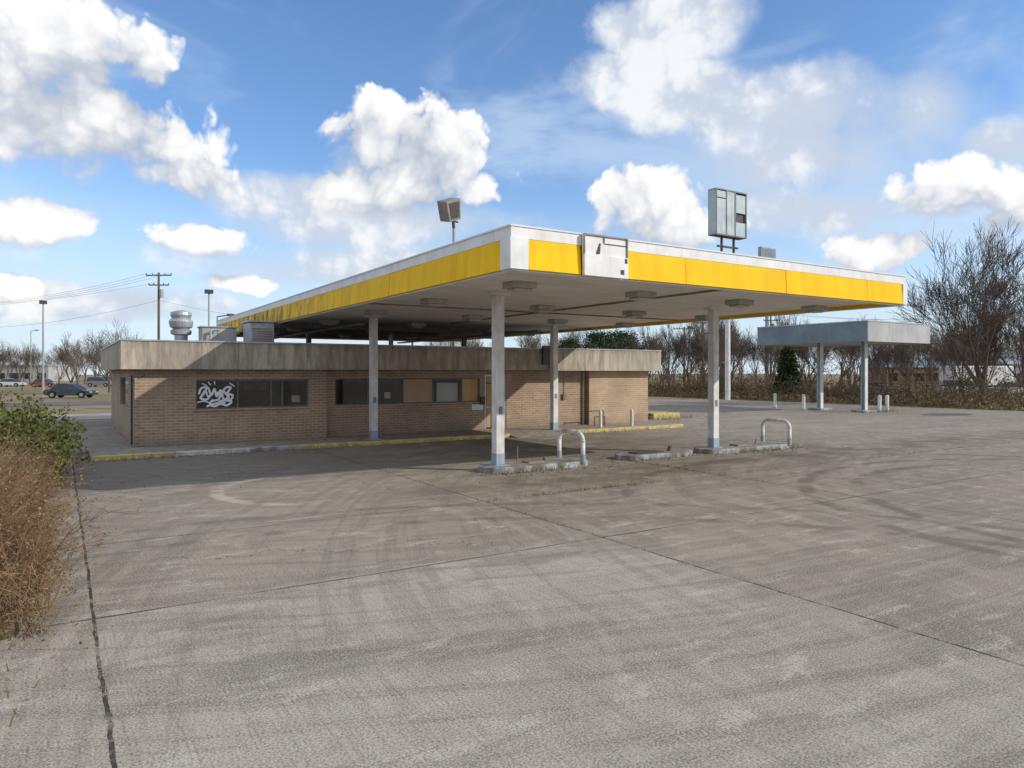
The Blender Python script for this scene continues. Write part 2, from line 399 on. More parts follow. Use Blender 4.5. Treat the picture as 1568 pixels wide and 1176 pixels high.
E=empty('rooftop_ventilator',(4.3,32.8,3.3))
mb=MB(); cx,cy=4.3,32.8
pr=[(3.3,.26),(4.15,.26),(4.2,.40),(4.35,.42),(4.42,.30),(4.5,.44),(4.72,.48),(4.8,.44),(4.86,.36),(5.0,.42),(5.12,.40),(5.2,.15),(5.22,.02)]
for (z0,r0),(z1,r1) in zip(pr,pr[1:]): mb.tube((cx,cy,z0),(cx,cy,z1),r0,r1,24,False)
mb.obj('vent_body','galv',E)
E=empty('rooftop_air_conditioner',(6.9,29.8,3.6))
MB().box(6.3,7.25,29.2,30.4,3.62,4.58).obj('cabinet','galv',E,.03)
MB().box(6.22,7.3,29.12,30.46,4.582,4.64).obj('lid','galv',E,.01)
mb=MB()
for k in range(6): mb.box(6.4,7.15,29.18,29.198,3.8+k*.1,3.85+k*.1)
mb.obj('grille','beam',E)
MB().box(6.35,6.45,29.3,30.3,3.3,3.62).box(7.1,7.2,29.3,30.3,3.3,3.62).obj('rails','dark',E)
E=empty('rooftop_duct_box',(5.6,31.8,3.6))
MB().box(4.9,6.25,31.4,32.3,3.5,4.45).obj('duct_cabinet','tin',E,.02)
MB().box(4.85,6.3,31.35,32.35,4.452,4.5).box(5.5,5.55,31.38,31.398,3.55,4.4).obj('duct_trim','galv',E)
MB().tube((5.2,31.2,3.3),(5.2,31.2,4.3),.05,.05).tube((5.2,31.2,4.3),(5.5,31.2,4.35),.05,.05).obj('vent_pipe','galv',E)
E=empty('roof_vent_pipe',(13,31,3.3)); MB().tube((13,31,3.3),(13,31,4.3),.11,.11,12).tube((13,31,4.3),(13,31,4.45),.18,.1,12).obj('pipe','galv',E)
E=empty('roof_vent_pipe',(22.6,29,3.3)); MB().tube((22.6,29,3.3),(22.6,29,3.85),.06,.06,10).tube((22.6,29,3.85),(22.6,29,3.95),.12,.05,10).obj('pipe','dark',E)

SWK=empty('sidewalk',(12,25.3,0))
box('walk_slab',.75,24.9,24.25,26.39,-.02,SW,'conc',SWK)
box('walk_slab_inner',UJ+.002,UR-.002,26.392,26.69,-.02,SW-.004,'conc',SWK)
box('walk_west',-.4,2.05,26.392,38,-.02,.09,'conc',SWK)
def kerb(u0,u1,m): 
    MB().box(u0,u1,24.08,24.247,-.02,SW+.012).obj('kerb_'+m,m,SWK,.02)
kerb(.75,3.0,'yel_kerb');kerb(3.003,5.2,'wht_kerb');kerb(5.203,6.6,'blu_kerb');kerb(6.603,8.3,'yel_kerb');kerb(8.303,15.2,'yel_kerb');kerb(17.6,24.9,'yel_kerb')
MB().hexa([(15.21,23.5,.003),(17.59,23.5,.003),(17.59,24.247,.003),(15.21,24.247,.003)],[(15.21,23.52,.008),(17.59,23.52,.008),(17.59,24.246,SW),(15.21,24.246,SW)]).obj('ramp','conc',SWK)

# ---------------------------------------------------------------- fuel canopy
C=empty('fuel_station_canopy',(14.2,26,0))
A0,A1=7.4,21.1; D0,D1=11.65,42.0
ZB,ZM,ZT=4.60,5.20,5.42
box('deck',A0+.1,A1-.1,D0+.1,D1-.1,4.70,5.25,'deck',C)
def ring(name,o_,t,z0,z1,mat):
    mb=MB()
    mb.box(A0-o_,A1+o_,D0-o_,D0-o_+t,z0,z1).box(A0-o_,A1+o_,D1+o_-t,D1+o_,z0,z1)
    mb.box(A0-o_,A0-o_+t,D0-o_+t,D1+o_-t,z0,z1).box(A1+o_-t,A1+o_,D0-o_+t,D1+o_-t,z0,z1)
    return mb.obj(name,mat,C)
ring('fascia_backing',0,.09,ZB,ZM,'yellow')
ring('fascia_top_band',.08,.3,ZM+.002,ZT,'white')
ring('roof_flashing',.10,.3,ZT+.002,ZT+.035,'roofedge')
ring('drip_edge',.04,.15,ZB-.03,ZB-.002,'white')
def ypan(axis,a,b_):
    mb=MB(); L=1.83; n=max(1,round((b_-a)/L)); st=(b_-a)/n
    rr=random.Random(3)
    for k in range(n):
        s,e=a+k*st+.005,a+(k+1)*st-.005
        zb,zt=ZB+.006+rr.uniform(-.004,.004),ZM-.003
        w=.11+rr.uniform(-.006,.006); w2=w-.035
        if axis=='front':
            v=D0; mb.hexa([(s,v-w,zb),(e,v-w,zb),(e,v-.003,zb),(s,v-.003,zb)],[(s,v-w2,zt),(e,v-w2,zt),(e,v-.003,zt),(s,v-.003,zt)])
        elif axis=='left':
            u=A0; mb.hexa([(u-w,s,zb),(u-.003,s,zb),(u-.003,e,zb),(u-w,e,zb)],[(u-w2,s,zt),(u-.003,s,zt),(u-.003,e,zt),(u-w2,e,zt)])
        elif axis=='right':
            u=A1; mb.hexa([(u+.003,s,zb),(u+w,s,zb),(u+w,e,zb),(u+.003,e,zb)],[(u+.003,s,zt),(u+w2,s,zt),(u+w2,e,zt),(u+.003,e,zt)])
    mb.obj('yellow_panels_'+axis,'yellow',C)
ypan('front',A0+.32,9.0); ypan('front',10.22,A1-.12); ypan('left',D0+.28,D1-.1); ypan('right',D0+.2,D1-.1)
MB().box(A0-.11,A0+.31,D0-.11,D0-.003,ZB,ZM).box(A0-.11,A0-.003,D0-.003,D0+.27,ZB,ZM).obj('corner_wrap','white',C)
MB().box(A1-.11,A1+.11,D0-.11,D0-.003,ZB,ZM).obj('corner_wrap_east','white',C)
MB().box(9.02,10.2,D0-.2,D0-.115,4.58,5.02).obj('sign_panel_lower','white',C,.008)
MB().box(9.02,10.2,D0-.16,D0-.115,5.025,5.44).obj('sign_recess','white',C)
MB().box(9.02,9.045,D0-.19,D0-.162,5.025,5.44).box(10.175,10.2,D0-.19,D0-.162,5.025,5.44).box(9.047,10.173,D0-.19,D0-.162,5.41,5.44).box(9.55,9.562,D0-.19,D0-.162,5.29,5.405).obj('sign_frame','beam',C)
MB().box(9.56,10.17,D0-.175,D0-.162,5.265,5.28).hexa([(9.35,D0-.18,5.05),(9.44,D0-.18,5.05),(9.44,D0-.163,5.05),(9.35,D0-.163,5.05)],[(9.44,D0-.18,5.27),(9.46,D0-.18,5.27),(9.46,D0-.163,5.27),(9.44,D0-.163,5.27)]).obj('sign_tear','dark',C)
MB().box(9.98,10.08,D0-.205,D0-.202,4.66,4.76).box(10.1,10.17,D0-.205,D0-.202,4.9,5.0).obj('sign_hole','dark',C)
def column(u,v,zb):
    w=.125
    MB().box(u-w,u+w,v-w,v+w,zb+.02,4.62).obj('column','column',C,.012)
    MB().box(u-w-.006,u+w+.006,v-w-.006,v+w+.006,zb+.022,zb+.32).obj('column_base','colbase',C,.01)
    MB().box(u-.22,u+.22,v-.22,v+.22,zb,zb+.02).obj('base_plate','colbase',C)
    MB().box(u-.3,u+.3,v-.16,v+.16,4.622,4.698).obj('column_head','white',C)
    MB().box(u-.05,u+.05,v-w-.012,v-w-.002,zb+1.35,zb+1.55).obj('number_label','bluegrey',C)
for u in(9.75,17.95): column(u,16.05,.15); column(u,24.9,SW)
mb=MB()
for v in(30.5,34.5,38.5): mb.box(A0+.4,A1-.4,v-.1,v+.1,4.48,4.695)
mb.obj('cross_beams','beam',C)
mb=MB()
for u in(9.75,17.95): mb.box(u-.09,u+.09,26,41.6,4.40,4.478)
mb.obj('long_beams','beam',C)
MB().box(14.0,14.1,11.9,27,4.655,4.698).box(A0+.3,A1-.3,20.4,20.5,4.66,4.698).obj('conduit_channel','beam',C)
mb=MB()
for u in(9.75,17.95):
    for v in (33,): mb.box(u-.1,u+.1,v-.1,v+.1,3.3,4.398)
mb.obj('roof_posts','beam',C)
for v in(14.0,18.5,23.0,28.,33.,37):
    for u in(9.1,12.9,16.75,20.3):
        if v>26 and u>20: continue
        MB().box(u-.33,u+.33,v-.26,v+.26,4.56,4.697).obj('light_housing','tin',C,.02)
        MB().box(u-.24,u+.24,v-.19,v+.19,4.50,4.558).obj('light_lens','lens',C,.02)

def island(u0,u1,v0,v1):
    I=empty('fuel_island',((u0+u1)/2,(v0+v1)/2,0))
    r=(v1-v0)/2; mb=MB(); pts=[]
    for k in range(9):
        t=math.pi/2+math.pi*k/8; pts.append((u0+r+r*math.cos(t),(v0+v1)/2+r*math.sin(t)))
    for k in range(9):
        t=-math.pi/2+math.pi*k/8; pts.append((u1-r+r*math.cos(t),(v0+v1)/2+r*math.sin(t)))
    n=len(pts); mb.v=[(x,y,-.02) for x,y in pts]+[(x,y,.15) for x,y in pts]
    mb.f=[tuple(range(n,2*n))]+[(k,(k+1)%n,n+(k+1)%n,n+k) for k in range(n)]
    mb.obj('island_kerb','blu_kerb',I,.025)
    c=((u0+u1)/2,(v0+v1)/2); mi=MB(); pp=[(c[0]+(x-c[0])*(1-.13/(u1-u0)*2),c[1]+(y-c[1])*.72) for x,y in pts]
    mi.v=[(x,y,.154) for x,y in pp]; mi.f=[tuple(range(n))]; mi.obj('island_top','conc',I)
    return I
I=island(9.2,12.6,15.5,16.6)
MB().box(10.6,11.1,15.85,16.2,.156,.2).tube((10.35,16.05,.15),(10.3,15.95,.62),.02,.012).tube((11.3,16.1,.15),(11.3,16.1,.26),.06,.06).obj('pipe_stubs','beam',I)
I=island(14.0,16.9,15.7,16.6)
MB().box(14.5,15.6,15.9,16.3,.156,.19).tube((16.0,16.1,.15),(16.05,16.1,.3),.06,.05).obj('pipe_stubs','dark',I)
I=island(17.3,21.5,15.5,16.6)
MB().box(18.9,19.5,15.85,16.2,.156,.2).tube((20,16.05,.15),(20,16.0,.35),.03,.02).obj('pipe_stubs','beam',I)
def hoop(u,v0,v1):
    E=empty('hoop_bollard',(u,(v0+v1)/2,.15)); pts=[(u,v0,.1),(u,v0,.68)]; r=.28
    for k in range(1,7): t=math.pi-math.pi/2*k/6; pts.append((u,v0+r+r*math.cos(t),.68+r*math.sin(t)*.9))
    for k in range(1,7): t=math.pi/2-math.pi/2*k/6; pts.append((u,v1-r+r*math.cos(t),.68+r*math.sin(t)*.9))
    pts.append((u,v1,.1))
    MB().path(pts,.062,14).obj('hoop','column',E,smooth=True)
    MB().tube((u,v0,.14),(u,v0,.34),.07,.07,14).tube((u,v1,.14),(u,v1,.34),.07,.07,14).obj('painted_feet','colbase',E)
hoop(12.15,15.5,16.6); hoop(21.1,15.5,16.6)
def bollard(u,v,h=.95,r=.075):
    E=empty('bollard',(u,v,0)); MB().tube((u,v,0),(u,v,h),r,r,14).tube((u,v,h),(u,v,h+.05),r,r*.5,14).obj('post','column',E)
    MB().tube((u,v,0),(u,v,.12),r+.006,r+.006,14).obj('foot','colbase',E)
bollard(20.35,24.7,.85); bollard(22.2,24.7,.85)
E=empty('bicycle_rack',(21,25.5,.13))
MB().path([(20.6,25.9,.13),(20.6,25.9,.8),(21.5,25.9,.8),(21.5,25.9,.13)],.025,8).path([(20.75,25.6,.13),(20.75,25.6,.55),(21.35,25.6,.55),(21.35,25.6,.13)],.02,8).obj('pipes','dark',E)
E=empty('timber_pallet_stack',(28.5,29.5,0))
mb=MB()
for k in range(3):
    mb.box(27.6,29.6,29.0+k*.5,29.12+k*.5,0,.12).box(27.6,29.6,29.0+k*.5,29.12+k*.5,.16,.28)
for k in range(9): mb.box(27.6+k*.225,27.6+k*.225+.17,28.95,30.2,.122,.158); mb.box(27.6+k*.225,27.6+k*.225+.17,28.95,30.2,.282,.32)
mb.box(27.6,29.6,28.93,28.948,.0,.33)
mb.obj('timbers','yel_kerb',E)

# ---------------------------------------------------------------- small canopy (east)
K=empty('small_canopy',(45.6,29.4,0))
box('deck',42.1,49.2,25.4,33.4,4.6,5.2,'tin',K)
MB().box(42,42.1,25.3,33.5,4.52,5.75).obj('fascia_west','bluegrey',K)
MB().box(42.1,49.3,25.3,25.4,4.52,5.75).obj('fascia_front','tin',K)
MB().box(42.1,49.3,33.4,33.5,4.52,5.75).box(49.2,49.3,25.4,33.4,4.52,5.75).obj('fascia_back','tin',K)
MB().box(41.97,49.33,25.27,33.53,5.752,5.82).obj('coping','galv',K)
for v in(26.9,30.1):
    MB().box(44.15,44.45,v-.15,v+.15,.1,4.6).obj('column','column',K,.01)
    MB().box(44.12,44.148,v-.1,v+.1,.1,4.6).obj('column_face','bluegrey',K)
    MB().box(43.6,45.0,v-.5,v+.5,0,.15).obj('plinth','blu_kerb',K,.02)
for (u,v) in((42.9,30.4),(45.2,26.4),(45.9,26.3),(43.3,33)): bollard(u,v,1.05,.11)
g=MB(); poly(g,[(44,22.2),(46,21.5),(47.5,21.7),(48.2,22.6),(46.5,23.8),(44.2,23.4)],.004); g.obj('dark_patch','road')  # flat dark patch on the paving in front of the small canopy

# ---------------------------------------------------------------- pylon sign, flood light, poles
u,v=at(20.3,67); P_=empty('pylon_sign',(u,v,0))
MB().tube((u,v,0),(u,v,13.2),.25,.22,16).obj('mast','column',P_)
MB().box(u-1.0,u+1.0,v-.12,v+.12,13.2,13.4).box(u-.9,u-.76,v-.1,v+.1,13.4,15.4).box(u+.76,u+.9,v-.1,v+.1,13.4,15.4).box(u-1.4,u+1.4,v-.1,v+.1,14.3,14.45).obj('bracket','dark',P_)
w,dp,z0,z1=2.1,.5,15.3,19.6
MB().box(u-w,u-w+.12,v-dp,v+dp,z0,z1).box(u+w-.12,u+w,v-dp,v+dp,z0,z1).box(u-w+.12,u+w-.12,v-dp,v+dp,z0,z0+.12).box(u-w+.12,u+w-.12,v-dp,v+dp,z1-.12,z1).obj('cabinet','beam',P_)
MB().box(u-w-.01,u-w-.003,v-dp+.05,v+dp-.05,z0+.1,z1-.1).obj('cabinet_side','signface',P_)
MB().box(u-w+.12,u+w-.12,v-.3,v-.25,z0+.12,z1-.12).obj('inner_panel','dark',P_)
MB().box(u-1.95,u-.75,v-dp+.05,v-dp+.1,z0+.14,z1-.9).box(u-.62,u+.45,v-dp+.05,v-dp+.1,z0+.14,z1-.14).box(u+.6,u+1.95,v-dp+.05,v-dp+.1,z0+.14,z1-2.9).box(u+.6,u+1.95,v-dp+.05,v-dp+.1,z1-2.0,z1-.3).box(u-1.95,u-.75,v-.45,v-.4,z1-.8,z1-.2).obj('remaining_faces','signface',P_)
MB().box(u-.74,u-.64,v-dp,v-dp+.06,z0+.12,z1-.12).box(u+.47,u+.57,v-dp,v-dp+.06,z0+.12,z1-.12).obj('mullions','beam',P_)
u,v=at(43.0,120); P_=empty('roadside_sign',(u,v,0))
MB().tube((u,v,0),(u,v,21),.35,.3,12).obj('mast','pole',P_)
MB().box(u-1.9,u+1.9,v-.35,v+.35,21,23.6).obj('sign_cabinet','grey',P_,.05)
MB().box(u-1.7,u+1.7,v-.37,v-.352,21.2,23.4).obj('sign_face','bluegrey',P_)

u,v=at(-3.76,46); P_=empty('floodlight_pole',(u,v,0))
MB().tube((u,v,0),(u,v,12.0),.13,.09,12).obj('pole','pole',P_,smooth=True)
MB().tube((u,v,11.9),(u-.05,v,12.4),.1,.1,10).tube((u-.25,v-.1,12.35),(u+.35,v+.1,12.35),.06,.06,8).obj('yoke','dark',P_)
def rotbox(cx,cy,cz,sx,sy,sz,rot):
    vs=[]
    for z in(-1,1):
        for x,y in((-1,-1),(1,-1),(1,1),(-1,1)):
            q=rot@Vector((x*sx*(1 if z>0 else .8),y*sy,z*sz)); vs.append((cx+q.x,cy+q.y,cz+q.z))
    return vs
R=Matrix.Rotation(math.radians(18),3,'Z')@Matrix.Rotation(math.radians(-20),3,'Y')@Matrix.Rotation(math.radians(12),3,'X')
q=rotbox(u-.3,v,13.05,.70,.42,.66,R); MB().hexa(q[:4],q[4:]).obj('lamp_head','beam',P_,.05)
q2=rotbox(u-.3,v,13.05,.5,.44,.5,R); MB().hexa(q2[:4],q2[4:]).obj('lamp_glass','dark',P_)
def upole(r,f,h,arms=2):
    u,v=at(r,f); E=empty('utility_pole',(u,v,0)); 
    MB().tube((u,v,0),(u,v,h),.17,.12,10).obj('pole','wood',E,smooth=True)
    mb=MB()
    dx,dy=cs,-sn
    for k in range(arms):
        z=h-.3-k*1.1; L=1.4-.3*k
        mb.tube((u-dx*L,v-dy*L,z),(u+dx*L,v+dy*L,z-.0),.07,.07,6)
        for t in(-1,-.5,.5,1): mb.tube((u+dx*L*t,v+dy*L*t,z),(u+dx*L*t,v+dy*L*t,z+.25),.06,.04,6)
    mb.obj('crossarms','wood',E)
    MB().tube((u+.25,v-.25,h-2.8),(u+.25,v-.25,h-1.9),.22,.22,10).obj('transformer','pole',E)
    return (u,v,h)
p1=upole(-39.7,80,13.8)
p2=upole(-92,105,13.0)
p3=upole(-14,100,13.2)
p4=upole(40,110,12)
p5=upole(78,115,12)
p6=upole(25.5,95,9.5,1)
p7=upole(24.2,100,9,1)
Wr=empty('power_lines',(0,0,0)); mb=MB()
def wire(a,b_,sag,off=0,dz=0):
    pts=[]
    for k in range(15):
        t=k/14; pts.append((a[0]+(b_[0]-a[0])*t+cs*off,a[1]+(b_[1]-a[1])*t-sn*off,(a[2]+(b_[2]-a[2])*t)-.1+dz-sag*4*t*(1-t)))
    for x,y in zip(pts,pts[1:]): mb.tube(x,y,.014,.014,4,False)
for off in(-1.3,0,1.3): wire(p1,p2,1.6,off); wire(p4,p5,1.,off)
wire(p1,p2,1.8,0,-3); wire(p1,p3,1.5,0,-3); wire(p2,(*at(-200,90),12),2); wire(p3,p4,2,0,-.3); wire(p1,(*at(-70,60),8.5),1.2,0,-1)
mb.obj('wires','dark',Wr)
def slamp(r,f,h,kind=0):
    u,v=at(r,f); E=empty('street_lamp',(u,v,0)); MB().tube((u,v,0),(u,v,h),.12,.07,10).obj('pole','pole',E)
    mb=MB(); dx,dy=cs,-sn
    if kind==0: mb.box(u-.35,u+.35,v-.25,v+.25,h,h+.35)
    else: mb.tube((u,v,h),(u+dx*1.2,v+dy*1.2,h+.15),.05,.05,6); mb.box(u+dx*1.2-.3,u+dx*1.2+.3,v+dy*1.2-.18,v+dy*1.2+.18,h+.05,h+.25)
    mb.obj('luminaire','dark',E)
slamp(-49.4,75,9.8); slamp(-28.1,66,9.9); slamp(-98,145,11,1); slamp(-60,140,9.5,1); slamp(-26.5,64,7.6,1); slamp(93,135,9,1); slamp(30,120,10,0)

# ---------------------------------------------------------------- vegetation
def bare_tree_mesh(name,h,seed,levels=6,spread=.62,rmin=.012,trunk=.035,up=.10,tl=.22):
    rnd=random.Random(seed); mb=MB()
    def grow(p,d,L,r,lev):
        nseg=4 if lev<3 else 3
        pts=[p]; rr=[r]; dd=d.copy()
        for k in range(nseg):
            dd=(dd+Vector((rnd.gauss(0,.08),rnd.gauss(0,.08),rnd.gauss(0,.05)+.05))).normalized()
            p=p+dd*L/nseg; pts.append(p); rr.append(max(rmin,r*(1-.45*(k+1)/nseg)))
        n=8 if lev==0 else (5 if lev<3 else 3)
        for k in range(nseg): mb.tube(pts[k],pts[k+1],rr[k],rr[k+1],n,False)
        if lev>=levels: return
        nb=4 if lev==0 else (3 if lev<3 else 4)
        for b_ in range(nb):
            t=rnd.uniform(.35,.98) if b_ else 1.0
            i=min(nseg-1,int(t*nseg)); q=pts[i].lerp(pts[i+1],min(1,t*nseg-i))
            ax=dd.orthogonal().normalized(); ax=Matrix.Rotation(rnd.uniform(0,6.28),3,dd)@ax
            ang=rnd.uniform(.35,spread+.2) if b_ else rnd.uniform(.05,.25)
            nd=Matrix.Rotation(ang,3,ax)@dd
            nd=(nd+Vector((0,0,up))).normalized()
            grow(q,nd,L*rnd.uniform(.66,.86)*(1.35 if lev==0 else 1),max(rmin,rr[min(i+1,nseg)]*rnd.uniform(.6,.8)),lev+1)
    grow(Vector((0,0,-.1)),Vector((0,0,1)),h*tl,h*trunk*.6,0)
    return mb.mesh(name)
tA=bare_tree_mesh('branches_a',13.5,3,6,.55,.012); tA.materials.append(M['bark'])
tB=bare_tree_mesh('branches_b',9,11,5,.6); tB.materials.append(M['barkd'])
tC=bare_tree_mesh('branches_c',9,23,5,.45,up=.2); tC.materials.append(M['barkd'])
tD=bare_tree_mesh('branches_d',9,31,5,.7); tD.materials.append(M['barkd'])
tE=bare_tree_mesh('branches_e',7,41,4,.35,.012,.02,.3,.3); tE.materials.append(M['barkd'])
def put(mesh,name,u,v,s,rot,par=None,sz=None):
    o=bpy.data.objects.new(name,mesh); o.location=(u,v,0); o.scale=(s,s,sz or s); o.rotation_euler=(0,0,rot); S.collection.objects.link(o)
    if par is not None: o.parent=par
    return o
hs={m.name:max(v.co.z for v in m.vertices) for m in (tA,tB,tC,tD,tE)}
def tree(m,r,f,h,rot,name='bare_tree'): put(m,name,*at(r,f),h/hs[m.name],rot)
tree(tA,36.5,55,14.8,1.0); tree(tA,45.0,60,12.5,3.4); tree(tD,42,58,9,2); tree(tA,39.5,60,11.5,5.1)
tree(tB,-47,85,9.2,.3); tree(tC,-43,80,7.6,2); tree(tD,-52,92,8.5,4); tree(tB,-62,100,8.5,3); tree(tD,-70,110,8,1)
for i,(r,f,h,m) in enumerate(((17.5,80,9,tC),(19,84,8.5,tE),(22.5,76,8.3,tD),(24,82,9.2,tC),(27.5,74,7.5,tC),(30,72,8,tB),(33,68,7,tE),(34.5,72,8.5,tD),(39,70,8,tC),(42,66,8,tC),(49,64,9,tB),(15.5,92,8.8,tC),(31,80,9,tE),(37,78,8.5,tE),(20.5,72,7,tE),(26,70,6.5,tE),(46,74,9,tE),(51,70,8.5,tD),(36,66,6,tE),(41,74,7.5,tD),(44,70,7,tB),(48,72,7.5,tC),(55,76,9,tC),(28.5,78,8.5,tD),(53,66,7,tE),(39,64,5.5,tE))):
    tree(m,r,f,h,i*1.7)
T=empty('distant_tree_line',(0,0,0))
rnd=random.Random(5)
def dt(r,f,h):
    m=rnd.choice((tB,tC,tD,tE)); put(m,'tree',*at(r,f),h/hs[m.name],rnd.uniform(0,6),T)
for k in range(84): dt(rnd.uniform(18,125),rnd.uniform(94,145),rnd.uniform(8,13))
for k in range(60):
    f=rnd.uniform(135,240); dt(rnd.uniform(-.75*f,-.3*f),f,rnd.uniform(7,12))
for k in range(22):
    f=rnd.uniform(140,200); dt(rnd.uniform(-.1*f,.3*f),f,rnd.uniform(9,15))
def evergreen(r,f,h,w,n,seed,round_=False,name='evergreen_tree'):
    rnd=random.Random(seed); u,v=at(r,f); E=empty(name,(u,v,0))
    MB().tube((u,v,0),(u,v,h*.85),w*.08,.03,8).obj('trunk','bark',E)
    mb=MB(); br=MB()
    for k in range(n//60):
        z=h*(.12+.86*(k/(n/60))); 
        prof=(1-(z/h))**.7 if not round_ else math.sin(math.pi*min(1,max(.02,(z/h-.15)/.85)))**.6
        a=rnd.uniform(0,6.28); L=w*prof*rnd.uniform(.55,1.1)
        tip=(u+math.cos(a)*L,v+math.sin(a)*L,z+L*.25); br.tube((u,v,z),tip,.04,.01,4,False)
        for j in range(60):
            t=rnd.uniform(.3,1)**.7; s_=.32*w*.4
            p=(u+math.cos(a)*L*t+rnd.gauss(0,s_),v+math.sin(a)*L*t+rnd.gauss(0,s_),z+L*.25*t+rnd.gauss(0,s_*.7))
            mb.leaf(p,rnd.uniform(.12,.28))
    br.obj('limbs','bark',E); mb.obj('needles','ever',E)
evergreen(26.4,68,4.9,1.6,6000,1)
evergreen(12,98,8.0,3.4,7000,2,True); evergreen(16,104,8.3,3.6,7000,3,True); evergreen(8.5,104,7.2,3.0,6000,4,True)

def hfield(x,y,k=1.0): return mnoise.noise(Vector((x*k,y*k,3.3)))
def thicket(name,area,n,hmin,hmax,matst,matlf,nleaf,lsz,rs,seed,twn=3,hf=.35,amp=.45):
    rnd=random.Random(seed); E=empty(name,(area[0],area[2],0)); mb=MB(); lf=MB()
    for k in range(n):
        x=rnd.uniform(area[0],area[1]); y=rnd.uniform(area[2],area[3])
        ex=min(x-area[0],area[1]-x)/(area[1]-area[0])*2; ey=min(y-area[2],area[3]-y)
        hh=rnd.uniform(hmin,hmax)*(1+amp*2*hfield(x,y,hf))*(.55+.45*min(1,ex*1.7))*(.6+.4*min(1,ey))
        if hh<.15: continue
        p=Vector((x,y,0)); d=Vector((rnd.gauss(0,.3),rnd.gauss(0,.3),1)).normalized(); r=rs*rnd.uniform(.6,1.3)
        pts=[p]
        for s_ in range(4):
            d=(d+Vector((rnd.gauss(0,.25),rnd.gauss(0,.25),-.06*s_))).normalized(); p=p+d*hh/3.4; pts.append(p)
        for s_ in range(4): mb.tube(pts[s_],pts[s_+1],r*(1-.2*s_),r*(.8-.2*s_),3,False)
        for t in range(twn):
            i=rnd.randint(0,3); q=pts[i].lerp(pts[i+1],rnd.random()); dd=(d+Vector((rnd.gauss(0,.8),rnd.gauss(0,.8),rnd.gauss(0,.45)))).normalized()
            q2=q+dd*hh*rnd.uniform(.12,.32); mb.tube(q,q2,r*.5,r*.22,3,False)
            for j in range(nleaf):
                c=q.lerp(q2,rnd.uniform(.2,1.1)); lf.leaf((c.x+rnd.gauss(0,.04),c.y+rnd.gauss(0,.04),max(.02,c.z+rnd.gauss(0,.04))),lsz*rnd.uniform(.6,1.4))
    mb.obj('stems',matst,E)
    if lf.v: lf.obj('leaves',matlf,E)
random.seed(3)
thicket('brown_bush',(-5.5,-.35,8.9,18.5),1800,1.3,1.85,'twig','leafbr',2,.034,.008,1,8,amp=.2)
thicket('brown_bush',(-2.6,-.1,8.3,12.5),750,1.3,1.85,'twig','leafbr',2,.028,.007,11,9,amp=.2)
thicket('green_hedge',(-9,.0,18.8,27.6),1700,1.4,2.1,'twig','leaf',8,.08,.008,2,4,amp=.22)
thicket('bramble_thicket',(54.8,60,4,64),1800,1.0,2.5,'thick','thickleaf',2,.11,.018,3,6,.15,.7)
thicket('bramble_thicket',(54.0,56,4,60),1600,.25,.8,'drygrass','drygrass',2,.14,.010,4,3,.15,.7)
thicket('bramble_thicket',(28,54,56,60),900,.7,1.9,'thick','thickleaf',2,.12,.016,5,5,.12,.8)
thicket('bramble_thicket',(60,76,20,75),1100,1.6,3.4,'thick','thickleaf',2,.14,.024,8,5,.1,.6)
thicket('bramble_thicket',(30,50,62,80),500,1.0,2.4,'thick','thickleaf',2,.14,.022,18,5,.1,.7)
def tufts(name,spots,mat='weed'):
    mb=MB(); rnd=random.Random(9)
    for (x,y,sp,n,h) in spots:
        for k in range(n):
            a=x+rnd.gauss(0,sp[0]); b_=y+rnd.gauss(0,sp[1]); q=h*rnd.uniform(.4,1.2); t=rnd.uniform(0,6.28); w=.008
            l=(rnd.gauss(0,.4)*q,rnd.gauss(0,.4)*q)
            mb.quad((a-w*math.cos(t),b_-w*math.sin(t),0),(a+w*math.cos(t),b_+w*math.sin(t),0),(a+l[0]+.002,b_+l[1],q),(a+l[0]-.002,b_+l[1],q*.95))
    mb.obj(name,mat)
sp=[(10.2,12.4,(1.2,.04),220,.08),(7.2,11,(.03,1.6),90,.05),(.3,7.5,(.02,1.0),40,.03),(14.1,14,(.03,1.2),150,.08),(10.2,15.45,(1.,.06),200,.14),(11.0,16.1,(.5,.2),160,.16),(15.5,15.65,(1,.06),160,.14),(19.5,15.45,(1.2,.06),200,.14),(21.6,16.2,(.3,.3),150,.2),(16.5,16.2,(.3,.2),90,.2),
 (8,24.02,(3,.04),260,.1),(20,24.02,(3,.04),260,.12),(28.5,28.8,(1.2,.3),300,.25),(26.5,33,(.6,3),500,.3),(45,26.4,(.8,.5),200,.3),(30,38,(3,1),500,.2),(-.35,13,(.12,3),500,.15),(-.4,22,(.2,3),400,.2),(2.0,24.0,(.8,.05),60,.1),(24,12.4,(3,.03),120,.06)]
tufts('joint_weeds',sp)
mb=MB(); rnd=random.Random(4)
for (x,y,sx,sy,n,s_) in((10.8,15.3,1.2,.25,160,.05),(20,15.3,1.5,.25,160,.05),(2.5,23.9,1.5,.15,160,.05),(3,20,3,2,60,.05),(-.2,9.6,.22,1.5,160,.035),(14,23.8,5,.15,200,.05),(15,16.1,.8,.3,90,.06)):
    for k in range(n): mb.leaf((x+rnd.gauss(0,sx),y+rnd.gauss(0,sy),.012 if not(15.4<y<16.7) else .02),s_*rnd.uniform(.4,1.3))
mb.obj('leaf_litter','leafbr')

